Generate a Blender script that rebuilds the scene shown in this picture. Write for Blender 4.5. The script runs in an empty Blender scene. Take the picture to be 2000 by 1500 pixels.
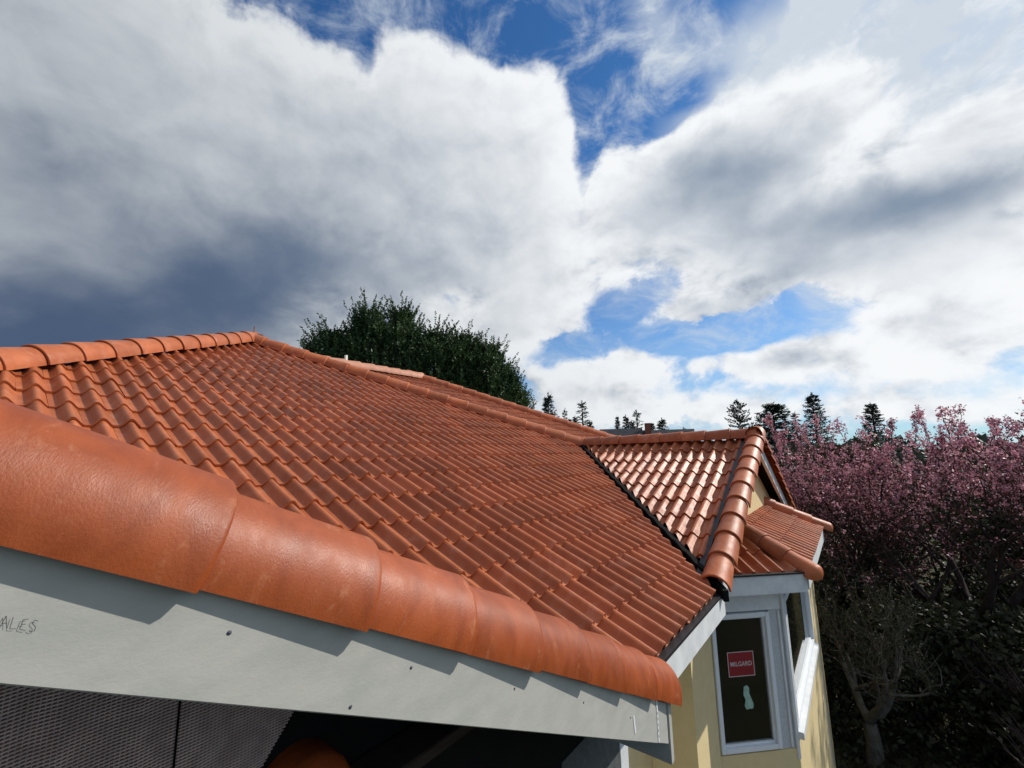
import bpy, bmesh, math, random
from mathutils import Vector, Matrix, noise
R_ = math.radians
random.seed(7)
sc = bpy.context.scene
COL = sc.collection
H = 5.5                      # the camera stands this far above the ground (ladder at the eave)
TN = 0.4561                  # roof pitch of the house
PIT = math.atan(TN)
RP, EX = 0.15, 0.339         # roll pitch and course exposure of the roof tiles

# ------------------------------------------------------------------ camera
cam = bpy.data.cameras.new('camera')
cam.sensor_width = 36.0; cam.lens = 36.0 * 837.24 / 2000.0
cam.clip_start = 0.02; cam.clip_end = 5000
camo = bpy.data.objects.new('camera', cam); COL.objects.link(camo)
CR = ((0.78822, -0.11340, -0.60486), (0.61515, 0.11762, 0.77959), (-0.01726, -0.98656, 0.16247))
M = Matrix.Identity(4)
for r in range(3):
    M[r][0] = CR[r][0]; M[r][1] = -CR[r][1]; M[r][2] = -CR[r][2]
M[2][3] = H
camo.matrix_world = M
sc.camera = camo

# ------------------------------------------------------------------ light
SUN_AZ, SUN_EL = R_(33), R_(35)            # azimuth from +Y towards +X
sl = bpy.data.lights.new('sun', 'SUN'); sl.energy = 4.6; sl.angle = R_(0.55); sl.color = (1.0, 0.94, 0.86)
so = bpy.data.objects.new('sun', sl); COL.objects.link(so)
sdir = Vector((math.sin(SUN_AZ) * math.cos(SUN_EL), math.cos(SUN_AZ) * math.cos(SUN_EL), math.sin(SUN_EL)))
so.rotation_euler = sdir.to_track_quat('Z', 'Y').to_euler(); so.location = (6, 8, 14)
sc.view_settings.view_transform = 'Standard'; sc.view_settings.look = 'None'
sc.view_settings.exposure = 0.0; sc.view_settings.gamma = 1.0
sc.cycles.max_bounces = 6; sc.cycles.transparent_max_bounces = 8
sc.cycles.use_denoising = True

# ------------------------------------------------------------------ node helper
class S:
    """a float socket with arithmetic"""
    def __init__(s, nt, sock): s.nt, s.k = nt, sock
    def _m(s, op, b=None, c=None, clamp=False):
        n = s.nt.nodes.new('ShaderNodeMath'); n.operation = op; n.use_clamp = clamp
        for i, v in enumerate((s, b, c)):
            if v is None: continue
            if isinstance(v, S): s.nt.links.new(v.k, n.inputs[i])
            else: n.inputs[i].default_value = float(v)
        return S(s.nt, n.outputs[0])
    def __add__(s, b): return s._m('ADD', b)
    def __radd__(s, b): return s._m('ADD', b)
    def __sub__(s, b): return s._m('SUBTRACT', b)
    def __rsub__(s, b): return (s * -1.0) + b
    def __mul__(s, b): return s._m('MULTIPLY', b)
    def __rmul__(s, b): return s._m('MULTIPLY', b)
    def __truediv__(s, b): return s._m('DIVIDE', b)
    def clamp(s): return s._m('ADD', 0.0, clamp=True)
    def smooth(s, a, b):
        n = s.nt.nodes.new('ShaderNodeMapRange'); n.interpolation_type = 'SMOOTHSTEP'
        s.nt.links.new(s.k, n.inputs[0]); n.inputs[1].default_value = a; n.inputs[2].default_value = b
        return S(s.nt, n.outputs[0])
def mixc(nt, f, a, b, mode='MIX'):
    n = nt.nodes.new('ShaderNodeMix'); n.data_type = 'RGBA'; n.blend_type = mode
    for i, v in ((0, f), (6, a), (7, b)):
        if isinstance(v, S): nt.links.new(v.k, n.inputs[i])
        elif hasattr(v, 'links') or hasattr(v, 'is_linked'): nt.links.new(v, n.inputs[i])
        elif isinstance(v, (int, float)): n.inputs[i].default_value = v
        else: n.inputs[i].default_value = (*v, 1)
    return n.outputs[2]
def comb(nt, x, y, z):
    n = nt.nodes.new('ShaderNodeCombineXYZ')
    for i, v in enumerate((x, y, z)):
        if isinstance(v, S): nt.links.new(v.k, n.inputs[i])
        else: n.inputs[i].default_value = v
    return n.outputs[0]
def noise_n(nt, vec, scale, detail=4, rough=0.5, dist=0.0, dims='3D'):
    n = nt.nodes.new('ShaderNodeTexNoise'); n.noise_dimensions = dims
    nt.links.new(vec, n.inputs['Vector']); n.inputs['Scale'].default_value = scale
    n.inputs['Detail'].default_value = detail; n.inputs['Roughness'].default_value = rough
    n.inputs['Distortion'].default_value = dist
    return S(nt, n.outputs[0])

# ------------------------------------------------------------------ sky with cumulus
#SKY-BEGIN
world = bpy.data.worlds.new('World'); sc.world = world; world.use_nodes = True
nt = world.node_tree; nt.nodes.clear()
out = nt.nodes.new('ShaderNodeOutputWorld')
sky = nt.nodes.new('ShaderNodeTexSky'); sky.sky_type = 'NISHITA'; sky.sun_disc = False
sky.sun_elevation = SUN_EL; sky.sun_rotation = SUN_AZ; sky.air_density = 1.0; sky.dust_density = 0.6; sky.ozone_density = 2.0
# cloud masses: azimuth, elevation, half width, half height (degrees), weight
BLOBS = [(-87.1, 34.9, 12.7, 7.4, 1.2), (-73.9, 34.8, 14.6, 10.0, 1.1), (-48.6, 40.8, 9.6, 7.4, 1.0), (-36.4, 38.1, 6.9, 10.0, 0.95), (-58.7, 29.5, 25.1, 11.3, 1.1), (-85.2, 20.4, 14.5, 12.6, 1.3), (-42.6, 26.0, 14.2, 7.5, 0.8), (-80.6, 12.7, 18.9, 6.0, 1.0), (-35.5, 17.5, 6.8, 4.7, 0.8), (-0.3, 34.8, 4.0, 4.2, 1.1), (-7.2, 32.1, 9.0, 6.0, 1.0), (-17.9, 31.9, 6.7, 6.0, 0.8), (-1.9, 23.2, 14.6, 5.2, 1.0), (10.4, 28.3, 2.7, 2.1, 0.9), (12.3, 24.7, 4.8, 3.7, 1.0), (7.2, 19.3, 10.4, 4.2, 0.9), (10.7, 14.3, 7.6, 4.1, 0.7), (-14.1, 17.6, 6.3, 1.3, 0.8), (-23.3, 12.8, 6.4, 3.6, 0.9), (-7.4, 10.9, 7.7, 2.4, 0.9), (6.6, 9.5, 8.8, 3.4, 0.6), (-27.6, 8.0, 7.9, 3.4, 0.7), (7.6, 3.5, 8.8, 1.9, 0.5), (-12.3, 4.9, 14.4, 1.8, 0.5), (-21.3, 3.4, 18.6, 1.3, 0.4), (-84.6, 6.7, 13.1, 4.2, 0.9)]
HOLES = [(-48.8, 51.2, 10.8, 2.6, 1.5), (-57.9, 44.7, 1.7, 2.6, 0.8), (-40.9, 48.0, 3.2, 2.1, 0.4), (-29.6, 49.3, 3.6, 2.4, 0.7), (-23.2, 43.4, 3.2, 4.5, 1.2), (-12.3, 40.4, 3.9, 1.6, 0.9), (-20.0, 39.1, 2.7, 2.4, 0.7), (-24.3, 18.8, 5.1, 2.9, 0.8), (-13.8, 14.1, 10.3, 2.0, 1.4), (-28.7, 13.1, 4.0, 2.0, 0.9), (-25.9, 37.4, 2.3, 4.7, 0.55), (-27.1, 31.4, 1.3, 5.2, 0.35), (-15.8, 39.5, 3.1, 1.9, 0.4), (13.2, 20.3, 1.6, 0.9, 0.7), (-2.9, 15.0, 4.2, 1.0, 0.7), (-46.1, 21.1, 4.6, 1.9, 0.6), (-79.3, 19.6, 3.5, 1.5, 0.35), (-36.9, 46.7, 2.2, 1.7, 0.4), (-63.8, 46.1, 2.7, 2.4, 0.5), (-15.9, 38.3, 3.1, 1.5, 0.5)]
DARKS = [(-87.4, 13.7, 11.3, 5.3, 0.85), (-73.7, 17.1, 11.3, 5.5, 0.65), (-84.9, 9.0, 15.7, 3.7, 0.75), (-59.3, 15.4, 15.3, 5.0, 0.6), (-86.8, 6.5, 15.1, 4.9, 0.5), (-81.0, 34.4, 10.3, 8.3, 0.1), (-71.6, 22.5, 15.4, 6.5, 0.75), (-55.1, 23.4, 13.3, 4.3, 0.5), (-86.9, 26.1, 7.7, 5.0, 0.25), (-62.2, 33.8, 13.0, 6.7, 0.28), (-13.7, 28.8, 9.2, 4.1, 0.7), (-5.1, 31.0, 5.9, 4.0, 0.75), (1.0, 23.4, 9.4, 3.3, 0.8), (-5.5, 18.5, 9.7, 2.5, 0.75), (10.4, 23.3, 5.5, 2.6, 0.85), (5.1, 27.4, 2.1, 2.7, 0.3), (-5.9, 10.1, 5.9, 1.5, 0.55), (8.7, 12.0, 6.6, 1.3, 0.4), (-25.6, 7.6, 7.2, 1.5, 0.45), (-41.1, 32.0, 7.5, 7.0, 0.2), (-37.0, 15.5, 5.4, 2.7, 0.3)]
VEILS = [(5.1, 40.3, 16.0, 5.5, 1.0), (16.2, 30.9, 5.8, 6.0, 0.9), (-18.4, 47.0, 4.4, 4.4, 0.5), (7.3, 27.9, 11.8, 8.7, 0.5), (-44.7, 22.1, 9.8, 3.9, 0.6), (-19.8, 25.8, 11.9, 7.2, 0.5), (8.5, 10.6, 9.9, 5.7, 0.6)]
# unseen broken cloud added all round, weighted for the fill light
BLOBS += [(50, 38, 20, 13, 0.8), (95, 22, 22, 10, 0.7), (140, 40, 22, 13, 0.7), (-125, 36, 20, 13, 0.8), (-165, 24, 22, 11, 0.7), (70, 68, 30, 11, 0.5), (-100, 70, 45, 11, 0.5)]
gr = bpy.data.node_groups.new('cloud_density', 'ShaderNodeTree')
for nm in ('az', 'el'): gr.interface.new_socket(nm, in_out='INPUT', socket_type='NodeSocketFloat')
for nm in ('density', 'mass', 'puff', 'under', 'veil'): gr.interface.new_socket(nm, in_out='OUTPUT', socket_type='NodeSocketFloat')
gi = gr.nodes.new('NodeGroupInput'); go_ = gr.nodes.new('NodeGroupOutput')
az, el = S(gr, gi.outputs[0]), S(gr, gi.outputs[1])
sa, ca, se, ce = az._m('SINE'), az._m('COSINE'), el._m('SINE'), el._m('COSINE')
q3 = comb(gr, sa * ce, ca * ce, se * 1.35)
q4 = comb(gr, sa * ce + 0.030, ca * ce + 0.01, se * 1.35 + 0.045)      # a step towards the sun
n2 = noise_n(gr, q3, 3.4, 3, 0.55)                          # large shapes
n1 = noise_n(gr, q3, 9.0, 7, 0.60, 0.25)                    # billows
n1s = noise_n(gr, q4, 9.0, 4, 0.55, 0.25)
q5 = comb(gr, sa * ce + 0.075, ca * ce + 0.03, se * 1.35 + 0.10)
n2s = noise_n(gr, q5, 3.4, 2, 0.55)
n4 = noise_n(gr, q3, 30.0, 4, 0.62, 0.4)                    # torn edges
w1 = (n1 - 0.5)
puff = w1 * 1.0 + (w1._m('ABSOLUTE') * -2.2 + 0.30) * 0.5
azw = az + (n2 - 0.5) * 0.20 + w1 * 0.07; elw = el + (n2 - 0.5) * -0.13 + w1 * 0.06
def lobes(lst, acc, sign=1.0):
    for a0, e0, wa, we, amp in lst:
        c = math.cos(R_(e0))
        da = azw._m('MULTIPLY_ADD', c / R_(wa), -R_(a0) * c / R_(wa)); de = elw._m('MULTIPLY_ADD', 1 / R_(we), -R_(e0) / R_(we))
        g = (da._m('MULTIPLY_ADD', da, de * de) * -1.0)._m('EXPONENT')
        acc = g._m('MULTIPLY_ADD', sign * amp, acc)
    return acc
mass = lobes(HOLES, lobes(BLOBS, (n2 - 0.5) * 0.6 - 0.12), -1.0)
under = lobes(DARKS, (n2 - 0.5) * 0.35) * ((n2 - 0.5) * 1.2 + (n1 - 0.5) * 0.7 + 1.0)
veil_ = lobes(HOLES[:7], lobes(VEILS, (n2 - 0.5) * 0.5), -0.6)
acc = mass + puff * 1.0 + (n4 - 0.5) * 0.55
gr.links.new(acc.k, go_.inputs[0]); gr.links.new(mass.k, go_.inputs[1])
gr.links.new(((n1 - n1s) + (n2 - n2s) * 0.55 + (n4 - 0.5) * 0.10).k, go_.inputs[2]); gr.links.new(under.k, go_.inputs[3]); gr.links.new(veil_.k, go_.inputs[4])
tc = nt.nodes.new('ShaderNodeTexCoord'); sp = nt.nodes.new('ShaderNodeSeparateXYZ')
nt.links.new(tc.outputs['Generated'], sp.inputs[0])
x, y, z = (S(nt, sp.outputs[i]) for i in range(3))
AZ = x._m('ARCTAN2', y); EL = z._m('ARCSINE')
gnode = nt.nodes.new('ShaderNodeGroup'); gnode.node_tree = gr
nt.links.new(AZ.k, gnode.inputs[0]); nt.links.new(EL.k, gnode.inputs[1])
d0, m0, rel, und, vei = (S(nt, gnode.outputs[i]) for i in range(5))
sunc = x * sdir.x + y * sdir.y + z * sdir.z
toward = sunc.smooth(-0.25, 0.80)
alpha = d0.smooth(0.02, 0.52)
wisp = noise_n(nt, comb(nt, AZ * 1.0, EL * 1.8, 0.0), 6.0, 6, 0.66, 0.5).smooth(0.40, 0.80)
thin = wisp * (toward * 0.75 + 0.25)                        # torn veil between the cumulus
edge = (1.0 - m0.smooth(0.35, 1.15))                        # relief shows most near the edges
shade = (und * 0.80 + (rel * -2.3) * (edge * 0.75 + 0.32) + m0.smooth(0.35, 1.7) * 0.30 - edge * 0.08).smooth(-0.22, 1.50)
bright = mixc(nt, toward, (0.54, 0.58, 0.61), (0.93, 0.95, 0.97))
dark = mixc(nt, toward, (0.070, 0.108, 0.190), (0.22, 0.29, 0.39))
cl = mixc(nt, shade, bright, dark)
skyc = nt.nodes.new('ShaderNodeMix'); skyc.data_type = 'RGBA'; skyc.blend_type = 'MULTIPLY'; skyc.inputs[0].default_value = 1
nt.links.new(sky.outputs[0], skyc.inputs[6]); skyc.inputs[7].default_value = (0.036, 0.078, 0.118, 1)
thin = (thin + vei.smooth(0.0, 0.75) * 0.9).clamp()
veil = mixc(nt, thin, skyc.outputs[2], mixc(nt, toward, (0.50, 0.58, 0.68), (0.62, 0.69, 0.77)))
low = EL.smooth(0.02, 0.40)                                # pale air near the horizon
veil2 = mixc(nt, low, mixc(nt, 0.5, veil, (0.58, 0.71, 0.84)), veil)
fin = mixc(nt, alpha, veil2, cl)
bg = nt.nodes.new('ShaderNodeBackground'); bg.inputs[1].default_value = 1.0
nt.links.new(fin, bg.inputs[0]); nt.links.new(bg.outputs[0], out.inputs[0])
world.cycles.sampling_method = 'NONE'
#SKY-END

# ------------------------------------------------------------------ materials
def mat(name, col=(0.5, 0.5, 0.5), rough=0.6, spec=0.5, var=0.0, vscale=8.0, col2=None, bump=0.0, bscale=60.0, rnd=0.0, rrange=None, stretch=(1, 1, 1), det=5, dist=0.0, metal=0.0, col3=None, v3=10.0, r3=(0.5, 0.75), k3=0.5):
    m = bpy.data.materials.new(name); m.use_nodes = True
    t = m.node_tree; b = t.nodes['Principled BSDF']
    b.inputs['Roughness'].default_value = rough; b.inputs['Specular IOR Level'].default_value = spec
    b.inputs['Metallic'].default_value = metal
    tcn = t.nodes.new('ShaderNodeTexCoord'); mp = t.nodes.new('ShaderNodeMapping')
    oi = t.nodes.new('ShaderNodeObjectInfo')
    add = t.nodes.new('ShaderNodeVectorMath'); add.operation = 'MULTIPLY_ADD'
    t.links.new(oi.outputs['Random'], add.inputs[0]); add.inputs[1].default_value = (37, 53, 71)
    t.links.new(tcn.outputs['Object'], add.inputs[2])
    t.links.new(add.outputs[0], mp.inputs['Vector']); mp.inputs['Scale'].default_value = stretch
    vec = mp.outputs[0]
    base = None
    if var > 0 or col2:
        n = noise_n(t, vec, vscale, det, 0.6, dist).smooth(0.3, 0.7)
        c2 = col2 or tuple(c * (1 - var) for c in col)
        base = mixc(t, n, col, c2)
    if col3 is not None:
        n3_ = noise_n(t, vec, v3, 7, 0.7, 0.4).smooth(*r3)
        base = mixc(t, n3_ * k3, base, col3)
    if rnd > 0:
        at = t.nodes.new('ShaderNodeAttribute'); at.attribute_name = 'tone'
        r = (S(t, oi.outputs['Random']) + S(t, at.outputs['Fac']))._m('FRACT') * (2 * rnd) + (1 - rnd)
        hs = t.nodes.new('ShaderNodeHueSaturation'); t.links.new(r.k, hs.inputs['Value'])
        if base is not None: t.links.new(base, hs.inputs['Color'])
        else: hs.inputs['Color'].default_value = (*col, 1)
        base = hs.outputs[0]
    if base is not None: t.links.new(base, b.inputs['Base Color'])
    else: b.inputs['Base Color'].default_value = (*col, 1)
    if rrange:
        n = noise_n(t, vec, vscale * 2.3, 5, 0.65)
        t.links.new((n.smooth(0.3, 0.7) * (rrange[1] - rrange[0]) + rrange[0]).k, b.inputs['Roughness'])
    if bump > 0:
        n = noise_n(t, vec, bscale, 6, 0.65)
        bp = t.nodes.new('ShaderNodeBump'); bp.inputs['Strength'].default_value = bump; bp.inputs['Distance'].default_value = 0.004
        t.links.new(n.k, bp.inputs['Height']); t.links.new(bp.outputs[0], b.inputs['Normal'])
    return m
TILE = mat('terracotta_tile', (0.425, 0.122, 0.043), 0.44, 0.27, col2=(0.325, 0.086, 0.031), vscale=4, bump=0.45, bscale=240, rnd=0.17, rrange=(0.36, 0.50), col3=(0.50, 0.24, 0.15), v3=7, r3=(0.48, 0.72), k3=0.45)
CAPM = mat('terracotta_cap', (0.325, 0.072, 0.017), 0.45, 0.34, col2=(0.225, 0.045, 0.010), vscale=5.5, bump=0.24, bscale=190, rnd=0.08, rrange=(0.36, 0.52), stretch=(1, 1.8, 1), det=10, dist=0.8, col3=(0.47, 0.20, 0.10), v3=16, r3=(0.56, 0.74), k3=0.55)
CAPL = mat('pale_terracotta_cap', (0.52, 0.24, 0.145), 0.6, 0.4, var=0.2, rnd=0.05)
BLACK = mat('black_membrane', (0.008, 0.008, 0.008), 0.85, 0.12, var=0.4, vscale=20)
FLASH = mat('dark_metal_flashing', (0.018, 0.014, 0.016), 0.5, 0.5, var=0.4, vscale=12)
CEMENT = mat('primed_fascia_board', (0.42, 0.415, 0.375), 0.8, 0.25, col2=(0.36, 0.365, 0.33), vscale=22, bump=0.12, bscale=240, det=9, stretch=(1, 0.45, 1), col3=(0.33, 0.325, 0.28), v3=5, r3=(0.55, 0.80), k3=0.4)
WHITE = mat('white_paint', (0.70, 0.72, 0.72), 0.55, 0.4, col2=(0.58, 0.60, 0.61), vscale=7, bump=0.2, bscale=90)
PEBBLE = mat('rough_white_trim', (0.55, 0.57, 0.57), 0.8, 0.3, col2=(0.45, 0.47, 0.48), vscale=40, bump=0.9, bscale=70)
VINYL = mat('white_vinyl_frame', (0.74, 0.77, 0.80), 0.35, 0.5, var=0.04)
YELLOW = mat('pale_yellow_stucco', (0.68, 0.555, 0.31), 0.85, 0.2, col2=(0.64, 0.515, 0.28), vscale=9, bump=0.5, bscale=180)
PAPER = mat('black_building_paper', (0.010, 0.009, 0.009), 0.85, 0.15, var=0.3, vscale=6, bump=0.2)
GREYP = mat('grey_weather_wrap', (0.10, 0.11, 0.11), 0.7, 0.3, var=0.3, vscale=30, bump=0.5, bscale=120)
LATHB = mat('brown_backing_paper', (0.34, 0.215, 0.195), 0.85, 0.2, var=0.3, vscale=14)
LATHW = mat('galvanised_wire', (0.62, 0.475, 0.435), 0.5, 0.5, var=0.3, vscale=30)
DARKR = mat('dark_room', (0.004, 0.005, 0.0045), 0.9, 0.1, var=0.3)  # near-black: the shade of an unlit room put into the colour
REDST = mat('red_sticker', (0.24, 0.014, 0.022), 0.4, 0.5, var=0.08)
STXT = mat('sticker_print', (0.55, 0.48, 0.48), 0.5, 0.4, var=0.03)
PGREEN = mat('pale_green_paper', (0.33, 0.50, 0.42), 0.7, 0.3, var=0.25, vscale=25)
PENCIL = mat('pencil_mark', (0.07, 0.07, 0.075), 0.7, 0.3, var=0.1)
NAILM = mat('nail_head', (0.05, 0.06, 0.09), 0.5, 0.5, var=0.2)
CAULK = mat('white_caulk', (0.74, 0.76, 0.78), 0.4, 0.5, var=0.05)
RUST = mat('rusty_metal', (0.22, 0.075, 0.035), 0.6, 0.4, var=0.4, vscale=30)
PIPEM = mat('pale_pipe', (0.72, 0.66, 0.58), 0.5, 0.4, var=0.15)
GROUND = mat('garden_ground', (0.045, 0.05, 0.022), 0.95, 0.1, col2=(0.09, 0.075, 0.05), vscale=0.35, bump=0.6, bscale=6)
GRAVEL = mat('pale_gravel', (0.34, 0.32, 0.30), 0.9, 0.2, col2=(0.24, 0.23, 0.21), vscale=3, bump=0.6, bscale=25)
BARK = mat('dark_bark', (0.040, 0.030, 0.026), 0.9, 0.15, col2=(0.022, 0.016, 0.014), vscale=6, bump=0.8, bscale=22)
LICHEN = mat('lichen_bark', (0.15, 0.145, 0.115), 0.9, 0.15, col2=(0.085, 0.075, 0.06), vscale=7, bump=0.8, bscale=25, det=8)
SHING = mat('grey_shingles', (0.07, 0.072, 0.075), 0.85, 0.2, col2=(0.05, 0.05, 0.053), vscale=3)
HWALL = mat('grey_siding', (0.22, 0.22, 0.22), 0.8, 0.2, var=0.15, vscale=1)
BRICK = mat('brick_red', (0.28, 0.09, 0.06), 0.8, 0.2, var=0.2, vscale=3)
def leafmat(name, col, col2, trans=0.25, rough=0.5, vs=0.8):
    m = mat(name, col, rough, 0.35, col2=col2, vscale=vs, det=3)
    t = m.node_tree; b = t.nodes['Principled BSDF']; o = t.nodes['Material Output']
    tr = t.nodes.new('ShaderNodeBsdfTranslucent'); mx = t.nodes.new('ShaderNodeMixShader'); mx.inputs[0].default_value = trans
    src = b.inputs['Base Color'].links[0].from_socket
    t.links.new(src, tr.inputs[0]); t.links.new(b.outputs[0], mx.inputs[1]); t.links.new(tr.outputs[0], mx.inputs[2])
    t.links.new(mx.outputs[0], o.inputs[0]); return m
CYPL = leafmat('cypress_foliage', (0.030, 0.062, 0.022), (0.060, 0.105, 0.030), 0.15)
FIRL = leafmat('fir_foliage', (0.022, 0.040, 0.026), (0.038, 0.058, 0.034), 0.1)
FIRG = leafmat('hazy_fir_foliage', (0.075, 0.085, 0.075), (0.05, 0.06, 0.055), 0.1)  # greyed foliage: the haze on far firs is put into the colour
PLUML = leafmat('plum_leaf', (0.060, 0.026, 0.022), (0.09, 0.030, 0.026), 0.3, vs=1.2)
PLUMB = leafmat('plum_blossom', (0.66, 0.36, 0.42), (0.46, 0.18, 0.24), 0.35, vs=1.2)
TWIGM = mat('twig_bark', (0.055, 0.040, 0.038), 0.8, 0.2, var=0.3)
SHRUB = leafmat('shrub_leaf', (0.026, 0.032, 0.014), (0.045, 0.048, 0.020), 0.2, rough=0.65, vs=1.0)
def glass_mat():
    m = bpy.data.materials.new('window_glass'); m.use_nodes = True; b = m.node_tree.nodes['Principled BSDF']
    b.inputs['Base Color'].default_value = (0.75, 0.82, 0.80, 1); b.inputs['Roughness'].default_value = 0.02
    b.inputs['Transmission Weight'].default_value = 1.0; b.inputs['IOR'].default_value = 1.45
    return m
GLASS = glass_mat()

# ------------------------------------------------------------------ objects
WM = {}
def put(o, parent=None, M=None):
    """link, parent, and place by world matrix"""
    M = M or Matrix.Identity(4)
    COL.objects.link(o); WM[o.name] = M.copy()
    if parent is not None:
        o.parent = parent; o.matrix_basis = WM[parent.name].inverted() @ M
    else: o.matrix_basis = M
    return o
def thing(name, label, cat, loc, group=None):
    o = bpy.data.objects.new(name, None); o.empty_display_size = 0.3
    put(o, None, Matrix.Translation(Vector(loc)))
    o['label'] = label; o['category'] = cat
    if group: o['group'] = group
    return o
def ob(name, me, m, parent=None, M=None):
    if m is not None and len(me.materials) == 0: me.materials.append(m)
    return put(bpy.data.objects.new(name, me), parent, M)
def mesh(name, v, f, smooth=False):
    me = bpy.data.meshes.new(name); me.from_pydata([tuple(p) for p in v], [], f); me.update()
    if smooth: me.polygons.foreach_set('use_smooth', [True] * len(me.polygons))
    return me
def box(name, a, b, m, parent, bev=0.0, M=None):
    bm = bmesh.new(); bmesh.ops.create_cube(bm, size=1)
    for v in bm.verts:
        for k in range(3): v.co[k] = (a[k] + b[k]) / 2 + v.co[k] * (b[k] - a[k])
    if bev > 0: bmesh.ops.bevel(bm, geom=bm.edges[:], offset=bev, segments=2, affect='EDGES')
    me = bpy.data.meshes.new(name); bm.to_mesh(me); bm.free()
    return ob(name, me, m, parent, M)
def slab(name, poly, thick, m, parent):
    """polygon of 3d points given a thickness along -its normal"""
    P = [Vector(p) for p in poly]; n = Vector((0, 0, 0))
    for i in range(len(P)):
        a, b = P[i], P[(i + 1) % len(P)]; n += a.cross(b)
    n.normalize(); k = len(P)
    v = P + [p - n * thick for p in P]
    f = [list(range(k)), list(range(2 * k - 1, k - 1, -1))] + [[i, i + k, (i + 1) % k + k, (i + 1) % k] for i in range(k)]
    return ob(name, mesh(name, v, f), m, parent)
def clip_poly(poly, planes):
    for (px, py, nx, ny) in planes:
        o = []
        for i in range(len(poly)):
            a, b = poly[i], poly[(i + 1) % len(poly)]
            da = (a[0] - px) * nx + (a[1] - py) * ny; db = (b[0] - px) * nx + (b[1] - py) * ny
            if da >= 0: o.append(a)
            if da * db < 0:
                t = da / (da - db); o.append((a[0] + t * (b[0] - a[0]), a[1] + t * (b[1] - a[1])))
        poly = o
        if not poly: return []
    return poly
Q2 = math.sqrt(0.5)

house = thing('tiled_house', 'house under construction with terracotta tile roofs, pale yellow walls and white trim', 'house', (-5, 4, -H))

# ---- roof tile: two rolls wide, open at the lip
AMP, TH, LEN = 0.054, 0.018, EX + 0.05
def prof(s):
    s = s - math.floor(s + 0.5)
    t = s / (0.36 if s < 0 else 0.42)              # steeper on the left flank, flat pan between
    return (0.5 + 0.5 * math.cos(math.pi * t)) ** 0.85 if abs(t) < 1 else 0.0
NS = 22
S0, S1 = -0.60, 1.385
def tile_mesh(seed):
    rg = random.Random(seed); xs = [S0 + (S1 - S0) * k / NS for k in range(NS + 1)]
    v, f = [], []
    tw = rg.uniform(-0.003, 0.003)
    for yy in (0.0, LEN):
        for s in xs: v.append((s * RP, yy, -AMP + AMP * prof(s) - 0.019 * yy / EX + tw * s))
    n = NS + 1
    for k in range(NS): f.append((k, k + 1, n + k + 1, n + k))
    b = len(v)                                     # lip ring (own vertices: hard edge)
    for s in xs: v.append((s * RP, 0.0, -AMP + AMP * prof(s) + tw * s))
    for s in xs: v.append((s * RP, 0.002, -AMP + AMP * prof(s) - TH + tw * s))
    for k in range(NS): f.append((b + k, b + n + k, b + n + k + 1, b + k + 1))
    b2 = len(v)                                    # side faces
    for (s, yy) in ((xs[0], 0), (xs[0], LEN), (xs[-1], 0), (xs[-1], LEN)):
        zz = -AMP + AMP * prof(s) - 0.019 * yy / EX + tw * s
        v += [(s * RP, yy, zz), (s * RP, yy, zz - TH)]
    f += [(b2, b2 + 2, b2 + 3, b2 + 1), (b2 + 4, b2 + 5, b2 + 7, b2 + 6)]
    me = mesh('roof_tile', v, f, True); me.materials.append(TILE)
    return me
TMESH = [tile_mesh(k) for k in range(6)]
TILES = []                                         # (size in view, slope object, matrix, mesh) sorted later
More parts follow.
